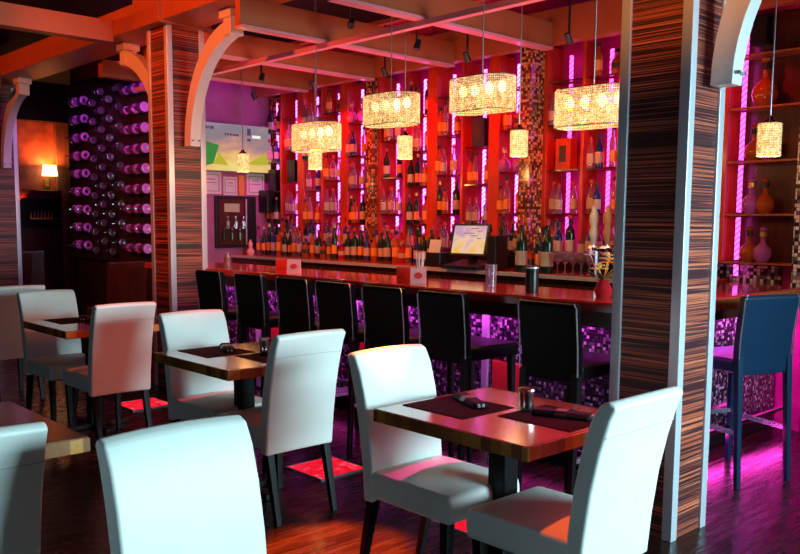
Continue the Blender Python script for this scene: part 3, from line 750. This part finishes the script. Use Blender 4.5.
# ------------------------------------------------------------------ spot lamps on the ceiling (red wash, orange wash)
def ceiling_spot(x, y, z, target, power, color, angle, label):
    d = (Vector(target)-Vector((x,y,z))).normalized()
    t = thing('ceiling_spotlight', label, 'spotlight', (x,y,z), group='black spotlights among the ceiling beams')
    MB().tube([tuple(-d*.06), tuple(d*.02)], [.022,.030], 12).build('lamp_head', 'black_plastic', t, smooth=True)
    MB().tube([(0,0,.04),(0,0,3.62-z)], .01, 8).build('stem', 'black_plastic', t)
    spot('spot_lamp', Vector((x,y,z))+d*.06, target, power, color, angle)
RED = (1,.004,.010)
for i, y in enumerate((2.9,4.0,5.05,6.1,7.2,8.3)):
    ceiling_spot(5.50, y, 2.88, (6.25, y+.05, 1.75), 48 if i else 14, RED if i < 5 else (1,.05,.4), 95, 'black ceiling spotlight washing the bottle wall red, %s from right' % ORD[i])
for x, y, z, tg, pw, cl, an, lab in (  # assumed lamps, added to account for the orange and red light
        (1.3,5.6,3.35,(3.6,6.6,2.85),290,(1,.12,.01),80,'assumed orange spotlight aimed at the top of the middle pillar'),
        (1.0,9.4,3.35,(3.5,9.2,3.0),150,(1,.12,.01),95,'assumed orange spotlight washing the beam left of the middle pillar'),
        (1.9,1.9,3.35,(3.58,2.2,3.1),110,(1,.30,.02),60,'assumed orange spotlight aimed at the top of the nearest pillar'),
        (2.6,3.0,3.40,(2.33,2.92,0),6500,(1,.16,.01),15,'assumed orange spotlight lighting the floor beside the middle table'),
        (4.25,3.3,2.98,(2.66,2.12,.7),500,(1,.01,.25),22,'assumed red spotlight aimed at the near table'),
        (4.25,5.1,2.98,(2.6,3.95,.6),260,(1,.03,.08),24,'assumed red spotlight aimed at the middle table'),
        (3.0,2.0,3.40,(2.42,1.66,.48),330,(1,.10,.0),11,'assumed orange spotlight aimed at the front right chair seat'),
        (2.9,3.2,3.40,(2.45,5.3,.8),260,(1,.10,.05),26,'assumed red spotlight aimed at the far left table')):
    ceiling_spot(x, y, z, tg, pw, cl, an, lab)
spot('television_wall_wash', (5.4,7.9,3.3), (5.6,8.95,2.7), 13, (.75,.05,1), 100)  # added purple wash for the upper wall, no fixture there
for i, y in enumerate((2.9,5.0,7.2)):
    ceiling_spot(4.85, y, 2.88, (4.2, y, 1.07), 130, (1,.03,.03), 80, 'black spotlight reddening the bar top, %s from the nearest pillar' % ORD[i])
area('beam_fill', (4.9,5.2,2.3), (4.9,5.2,3.4), 1.4, 5.5, 26, (1,.16,.22), 150)  # unseen upward fill added to light the beam undersides and trims

# ------------------------------------------------------------------ lit red floor panels
for y, lab in ((2.75,'lit red glass floor panel under the near table'), (3.97,'lit red glass floor panel between the near and middle tables'), (6.36,'lit red glass floor panel left of the middle table')):
    t = thing('floor_light_panel', lab, 'floor light', (3.12,y,0), group='lit red glass panels in the floor')
    MB().box((-.17,-.17,0), (.17,.17,.006)).build('glass', 'floor_glass', t)
    f = MB().box((-.18,-.18,0), (-.17,.18,.008)).box((.17,-.18,0),(.18,.18,.008)).box((-.17,-.18,0),(.17,-.17,.008)).box((-.17,.17,0),(.17,.18,.008)); f.build('frame', 'steel', t)

# ------------------------------------------------------------------ dining chairs
def back_poly(y0, y1, f=None):
    return None
def mk_chair():
    t = thing('dining_chair', '', 'chair')
    w = .205
    b = MB().box((-w,-.20,.365), (w,.25,.475))
    bmesh.ops.subdivide_edges(b.bm, edges=b.bm.edges[:], cuts=7, use_grid_fill=True)
    for v in b.bm.verts:
        if v.co.z > .47:
            u = (v.co.x/w); q = (v.co.y-.025)/.225; v.co.z += .022*(1-u*u)*(1-q*q)
        if v.co.y > .2: v.co.y += .012*(1-((v.co.z-.42)/.055)**2)
    s = b.build('seat', 'white_leather', t, bevel=.022, seg=4)
    MB().tube([(-w+.01,.252,.385),(w-.01,.252,.385)], .003, 6).build('piping', 'leather_seam', s)
    rear = [(-.235,.35),(-.248,.50),(-.270,.66),(-.298,.79),(-.330,.90),(-.350,.945)]
    front = [(-.180,.35),(-.180,.50),(-.200,.66),(-.226,.79),(-.257,.89),(-.288,.948)]
    poly = rear+[(-.323,.962)]+front[::-1]
    k = MB(); n = 9
    cols = []
    for i in range(n):
        u = -1+2*i/(n-1); x = u*(w+.003)
        bow = .012*(1-u*u)
        cols.append([k.bm.verts.new((x, p[0]-bow, p[1]-.006*u*u)) for p in poly])
    for A, B in zip(cols, cols[1:]):
        for j in range(len(poly)): j2 = (j+1) % len(poly); k.bm.faces.new([A[j], A[j2], B[j2], B[j]])
    k.bm.faces.new(cols[0]); k.bm.faces.new(cols[-1][::-1])
    bk = k.build('backrest', 'white_leather', t, bevel=.012, seg=3)
    def yr(z):
        for (a, za), (c, zc) in zip(rear, rear[1:]):
            if za <= z <= zc: return a+(c-a)*(z-za)/(zc-za)
    z = .845; pts = []
    for i in range(13):
        u = -1+2*i/12; pts.append((u*w*.985, yr(z)-.012*(1-u*u)-.0005, z-.006*u*u))
    MB().tube(pts, .0022, 6).build('seam', 'leather_seam', bk)
    for sx in (-1,1):
        MB().beam((sx*(w-.035),.20,0), (sx*(w-.03),.215,.37), .030, .042).build('leg', 'black_wood', t, bevel=.003)
        MB().beam((sx*(w-.03),-.285,0), (sx*(w-.03),-.205,.36), .030, .042).build('leg', 'black_wood', t, bevel=.003)
    return t
CH = [(2.41,1.74,0,'white leather dining chair at front right, its tall back overlapping the nearest pillar'),
      (2.44,2.36,180,'white leather dining chair facing the camera at the left of the near table'),
      (2.51,3.64,0,'white leather dining chair seen from behind at the right of the middle table'),
      (2.53,4.20,180,'white leather dining chair at the left of the middle table, back facing the wood pillar'),
      (2.45,5.54,0,'white leather dining chair seen from behind at the far left table, glowing red'),
      (2.42,6.18,180,'white leather dining chair behind the far left table, seat toward the camera'),
      (2.42,7.40,0,'white leather dining chair cut by the left edge, behind the far left table'),
      (1.075,1.70,180,'large white leather chair back in the centre foreground, cut by the bottom edge'),
      (.635,2.62,0,'white leather chair back cut by the lower left corner')]
for x, y, a, lab in CH:
    place('chair', mk_chair, (x,y,0), R(a), lab, 'chair', 'white leather dining chairs')
# ------------------------------------------------------------------ dining tables
def mk_table():
    t = thing('dining_table', '', 'table')
    MB().box((-.34,-.385,.711), (.34,.385,.76)).build('edge_band', 'butcher_edge', t, bevel=.003)
    MB().box((-.334,-.379,.7595), (.334,.379,.7625)).build('tabletop', 'butcher_top', t)
    MB().beam((0,0,.03), (0,0,.69), .085).build('pedestal', 'black_wood', t, bevel=.006)
    MB().box((-.25,-.03,0), (.25,.03,.035)).box((-.03,-.25,0), (.03,.25,.0349)).build('base', 'black_wood', t, bevel=.006)
    MB().box((-.2,-.2,.69), (.2,.2,.706)).build('mounting_plate', 'black_wood', t)
    return t
TB = [(2.515,2.085,'near'),(2.53,3.95,'middle'),(2.51,5.89,'far left'),(.825,3.16,'lower left')]
TL = {'near':'butcher-block square table nearest the pillar, magenta light on its top','middle':'butcher-block square table in the middle between two white chairs','far left':'butcher-block square table at the far left between white chairs','lower left':'butcher-block table cut by the left edge behind the corner chair'}
for x, y, nm in TB: place('table', mk_table, (x,y,0), 0, TL[nm], 'table', 'butcher-block dining tables')
# settings on the tables
def mk_mat():
    o = MB().box((-.15,-.165,0), (.15,.165,.003)).build('placemat', 'placemat', bevel=.001); return tag(o, '', 'placemat')
def mk_napkin():
    t = thing('napkin_roll', '', 'napkin')
    MB().prism([(-.034,0),(.034,0),(.036,.010),(.022,.024),(-.022,.024),(-.036,.010)], 'y', -.11, .11).build('cloth', 'black_cloth', t, bevel=.004)
    MB().prism([(-.036,0),(.036,0),(.038,.011),(.024,.026),(-.024,.026),(-.038,.011)], 'y', -.022, .022).build('paper_band', 'black_plastic', t)
    MB().box((-.016,-.125,.006), (-.006,.02,.018)).box((.004,-.12,.006), (.014,.02,.018)).build('cutlery', 'steel', t)
    return t
def mk_votive():
    o = MB().lathe([(0,0),(.028,0),(.030,.008),(.027,.02),(.030,.045),(.033,.078),(.030,.078),(.026,.045),(.022,.02),(0,.012)], 16).build('votive_glass', 'chrome', smooth=True); tag(o, '', 'glass')
    MB().lathe([(.0352,.070),(.0362,.072),(.0362,.079),(.0352,.081)], 16).build('rim', 'chrome', o)
    MB().lathe([(0,.012),(.022,.014),(.024,.028),(0,.029)], 12).build('candle', 'paper', o)
    return o
nmt = {'near':'the near table','middle':'the middle table','far left':'the far left table','lower left':'the lower left table'}
for x, y, nm in TB:
    z = .7625
    for s in (1,-1):
        if nm == 'lower left': continue
        place('mat', mk_mat, (x-.06 if s > 0 else x+.08, y+s*.19, z), R(90)*0, 'dark woven placemat on %s, %s side' % (nmt[nm], 'left' if s > 0 else 'right'), 'placemat', 'dark placemats on the tables')
        if (nm, s) == ('far left', -1): pass
        place('napkin', mk_napkin, ((x+.02 if s > 0 else x+.10), y+s*.20, z+.003), R(72 if s > 0 else 80)*0+R(-25 if s > 0 else 20), 'black rolled napkin with cutlery on the %s placemat of %s' % ('left' if s > 0 else 'right', nmt[nm]), 'napkin', 'black napkin rolls')
    if nm != 'lower left': place('votive', mk_votive, (x+.13, y-.005, z), 0, 'small silver-rimmed votive glass on %s' % nmt[nm], 'glass', 'votive glasses on the tables')

# ------------------------------------------------------------------ bar stools
def mk_stool(mat, tag_):
    def f():
        t = thing('bar_stool', '', 'bar stool')
        w = .178 if tag_ == 'k' else .205; q = 0 if tag_ == 'k' else -.06
        MB().box((-w-.01,-.20,.715+q), (w+.01,.24,.795+q)).build('seat', mat, t, bevel=.02, seg=3)
        MB().prism([(-.215,.70+q),(-.175,.70+q),(-.175,.84),(-.205,1.085),(-.215,1.10),(-.245,1.10),(-.255,1.085),(-.225,.84)], 'x', -w, w).build('backrest', mat, t, bevel=.01, seg=3)
        for sx in (-1,1):
            MB().tube([(sx*(w+.002),-.226,.74),(sx*(w+.002),-.232,.88),(sx*(w+.002),-.252,1.075),(sx*(w-.015),-.25,1.103)], .004, 6).build('edge_trim', 'silver_line', t)
            MB().beam((sx*(w-.01),.21,0), (sx*(w-.02),.20,.715), .028, .038).build('leg', 'black_wood' if tag_ == 'k' else 'black_blue_sheen', t, bevel=.003)
            MB().beam((sx*(w-.01),-.245,0), (sx*(w-.015),-.205,.75), .028, .040).build('leg', 'black_wood' if tag_ == 'k' else 'black_blue_sheen', t, bevel=.003)
            MB().box((sx*(w-.01)-.01,-.23,.30), (sx*(w-.01)+.01,.20,.325)).build('stretcher', 'silver_line', t)
        MB().box((-w+.02,.19,.32), (w-.02,.215,.345)).build('footrest', 'silver_line', t)
        return t
    return f
for i, y in enumerate((2.585,3.33,3.825,4.30,4.755,5.295,5.86)):
    place('stool_k', mk_stool('black_leather','k'), (3.68,y,0), R(-90), 'black leather bar stool along the long side of the bar, %s from the nearest pillar' % ORD[i], 'bar stool', 'black leather bar stools')
place('stool_b', mk_stool('black_blue_sheen','b'), (4.88,2.28,0), R(-19), 'blue-lit leather bar stool at the short side of the bar, far right', 'bar stool')

# ------------------------------------------------------------------ wine wall
def mk_wine():
    o = MB().lathe([(0,0),(.044,0),(.047,.008),(.047,.14),(.040,.18),(.018,.215),(.017,.29),(0,.29)], 16).build('wine_bottle', 'wine_glass_purple_lit', smooth=True)
    tag(o, '', 'bottle'); MB().lathe([(.026,-.001),(.030,-.003),(.034,-.001)], 16).build('base_ring', 'silver_line', o, smooth=True)
    return o
plain('wine_glass_purple_lit', (.16,.03,.22), .12, spec=.8)  # purple light on the bottles put into the glass colour
plain('wine_base_purple_lit', (.75,.25,.85), .2, spec=.8)  # same purple light put into the bottle ends, brighter
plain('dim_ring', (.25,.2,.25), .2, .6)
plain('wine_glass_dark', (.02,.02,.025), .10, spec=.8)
rack = thing('wine_rack', 'tall dark wall rack holding rows of purple-lit wine bottles', 'wine rack', (4.90,10.6,0))
MB().box((-.02,-1.4,.95), (.02,1.45,3.3)).build('back_panel', 'wall_dark', rack)
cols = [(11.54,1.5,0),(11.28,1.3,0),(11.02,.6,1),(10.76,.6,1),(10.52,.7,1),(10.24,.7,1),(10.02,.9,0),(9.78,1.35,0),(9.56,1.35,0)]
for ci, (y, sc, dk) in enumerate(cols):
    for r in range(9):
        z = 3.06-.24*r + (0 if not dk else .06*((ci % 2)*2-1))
        key = 'wine_d' if dk else 'wine_p'
        if key not in CACHE:
            o = MB().lathe([(0,0),(.060,0),(.066,.008),(.066,.11),(.050,.15),(.020,.18),(.018,.22),(0,.22)], 14).build('wine_bottle', 'wine_glass_dark' if dk else 'wine_glass_purple_lit', smooth=True); tag(o, '', 'bottle')
            MB().lathe([(.024,-.001),(.034,-.007),(.052,-.007),(.062,-.001)], 16).build('base_ring', 'dim_ring' if dk else 'wine_base_purple_lit', o, smooth=True)
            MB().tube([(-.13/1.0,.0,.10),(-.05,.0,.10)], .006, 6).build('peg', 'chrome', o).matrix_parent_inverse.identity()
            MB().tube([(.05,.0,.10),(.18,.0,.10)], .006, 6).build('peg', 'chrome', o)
            CACHE[key] = o
        else: o = copy_tree(CACHE[key])
        k_ = .62+.38*sc/1.5
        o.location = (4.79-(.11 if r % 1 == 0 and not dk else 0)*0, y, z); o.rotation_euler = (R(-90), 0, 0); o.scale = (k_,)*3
        o['label'] = '%s wine bottle, %s row from top, %s column from left of the rack' % ('dark' if dk else 'purple-lit', ORD[r], ORD[ci]); o['group'] = 'wine bottles on the dark rack'
        if not dk and False: pass
for i, y in enumerate((9.9, 8.7, 7.9)):
    spot('assumed_rack_lamp', (4.1, y, 3.3-.6*(i==2)), (4.85, y+2.0, 1.9), 22, (.8,.12,1), 75)  # assumed purple lamps without fixtures, added to light the bottle ends
# far room
t = thing('wall_sconce', 'glowing yellow wall sconce on the orange wall at far left', 'wall lamp', (5.28,13.97,2.24))
MB().box((-.04,-.02,-.30), (.04,.03,-.12)).build('backplate', 'cap_gold', t)
MB().tube([(0,-.02,-.22),(0,-.10,-.24),(0,-.14,-.18),(0,-.14,-.06)], .012).build('arm', 'cap_gold', t)
MB().lathe([(.12,-.07),(.10,.10),(.095,.10),(.115,-.07)], 20, c=(0,-.14,0)).build('lamp_shade', 'lamp_shade_glow', t, smooth=True)
point('sconce_light', (5.28,13.78,2.30), 30, (1,.30,.08), .06)
spot('assumed_far_uplight', (4.75,13.6,1.75), (4.75,14,3.2), 60, (1,.12,.03), 80)  # assumed unseen uplight, added for the orange glow on the far wall
t = thing('far_cabinet', 'dark wood cabinet against the orange far wall', 'cabinet', (4.95,13.95,0))
MB().box((-.75,-.35,0), (.42,.02,1.93)).build('body', 'cabinet_wood', t, bevel=.01)
MB().box((-.70,-.37,.1), (-.45,-.35,1.85)).build('door', 'cabinet_wood', t, bevel=.004)
t = thing('far_picture', 'dark framed picture of an orange chandelier on the far cabinet', 'picture', (5.02,13.575,1.58))
MB().box((-.30,-.03,-.22), (.30,0,.22)).build('frame', 'black_wood', t, bevel=.005)
b = MB()
for k in range(7):
    x = -.16+.053*k; b.prism([(x-.010,-.08),(x+.010,-.08),(x+.004,.02+.05*(1-abs(k-3)/3))], 'y', -.034, -.031)
b.box((-.17,-.034,-.10), (.17,-.031,-.08)); b.build('chandelier_print', 'label_orange', t)
for i, (x, y, a, lab) in enumerate(((4.05,12.35,10,'dark lounge chair in the unlit far room, leftmost'),(4.6,13.1,-15,'dark lounge chair in the unlit far room, in the middle'),(4.30,9.4,5,'dark lounge chair standing in front of the wine rack'))):
    def mk_dark():
        t = thing('lounge_chair', '', 'chair')
        MB().box((-.24,-.22,.36), (.24,.25,.48)).build('seat', 'cabinet_wood', t, bevel=.02)
        MB().prism([(-.24,.36),(-.18,.36),(-.24,1.02),(-.31,1.02)], 'x', -.24, .24).build('backrest', 'cabinet_wood', t, bevel=.02)
        for sx in (-1,1):
            for y_ in (-.2,.2): MB().beam((sx*.2,y_,0), (sx*.2,y_,.37), .03, .04).build('leg', 'black_wood', t)
        return t
    place('dark_chair', mk_dark, (x,y,0), R(a), lab, 'chair', 'dark chairs in the far room')
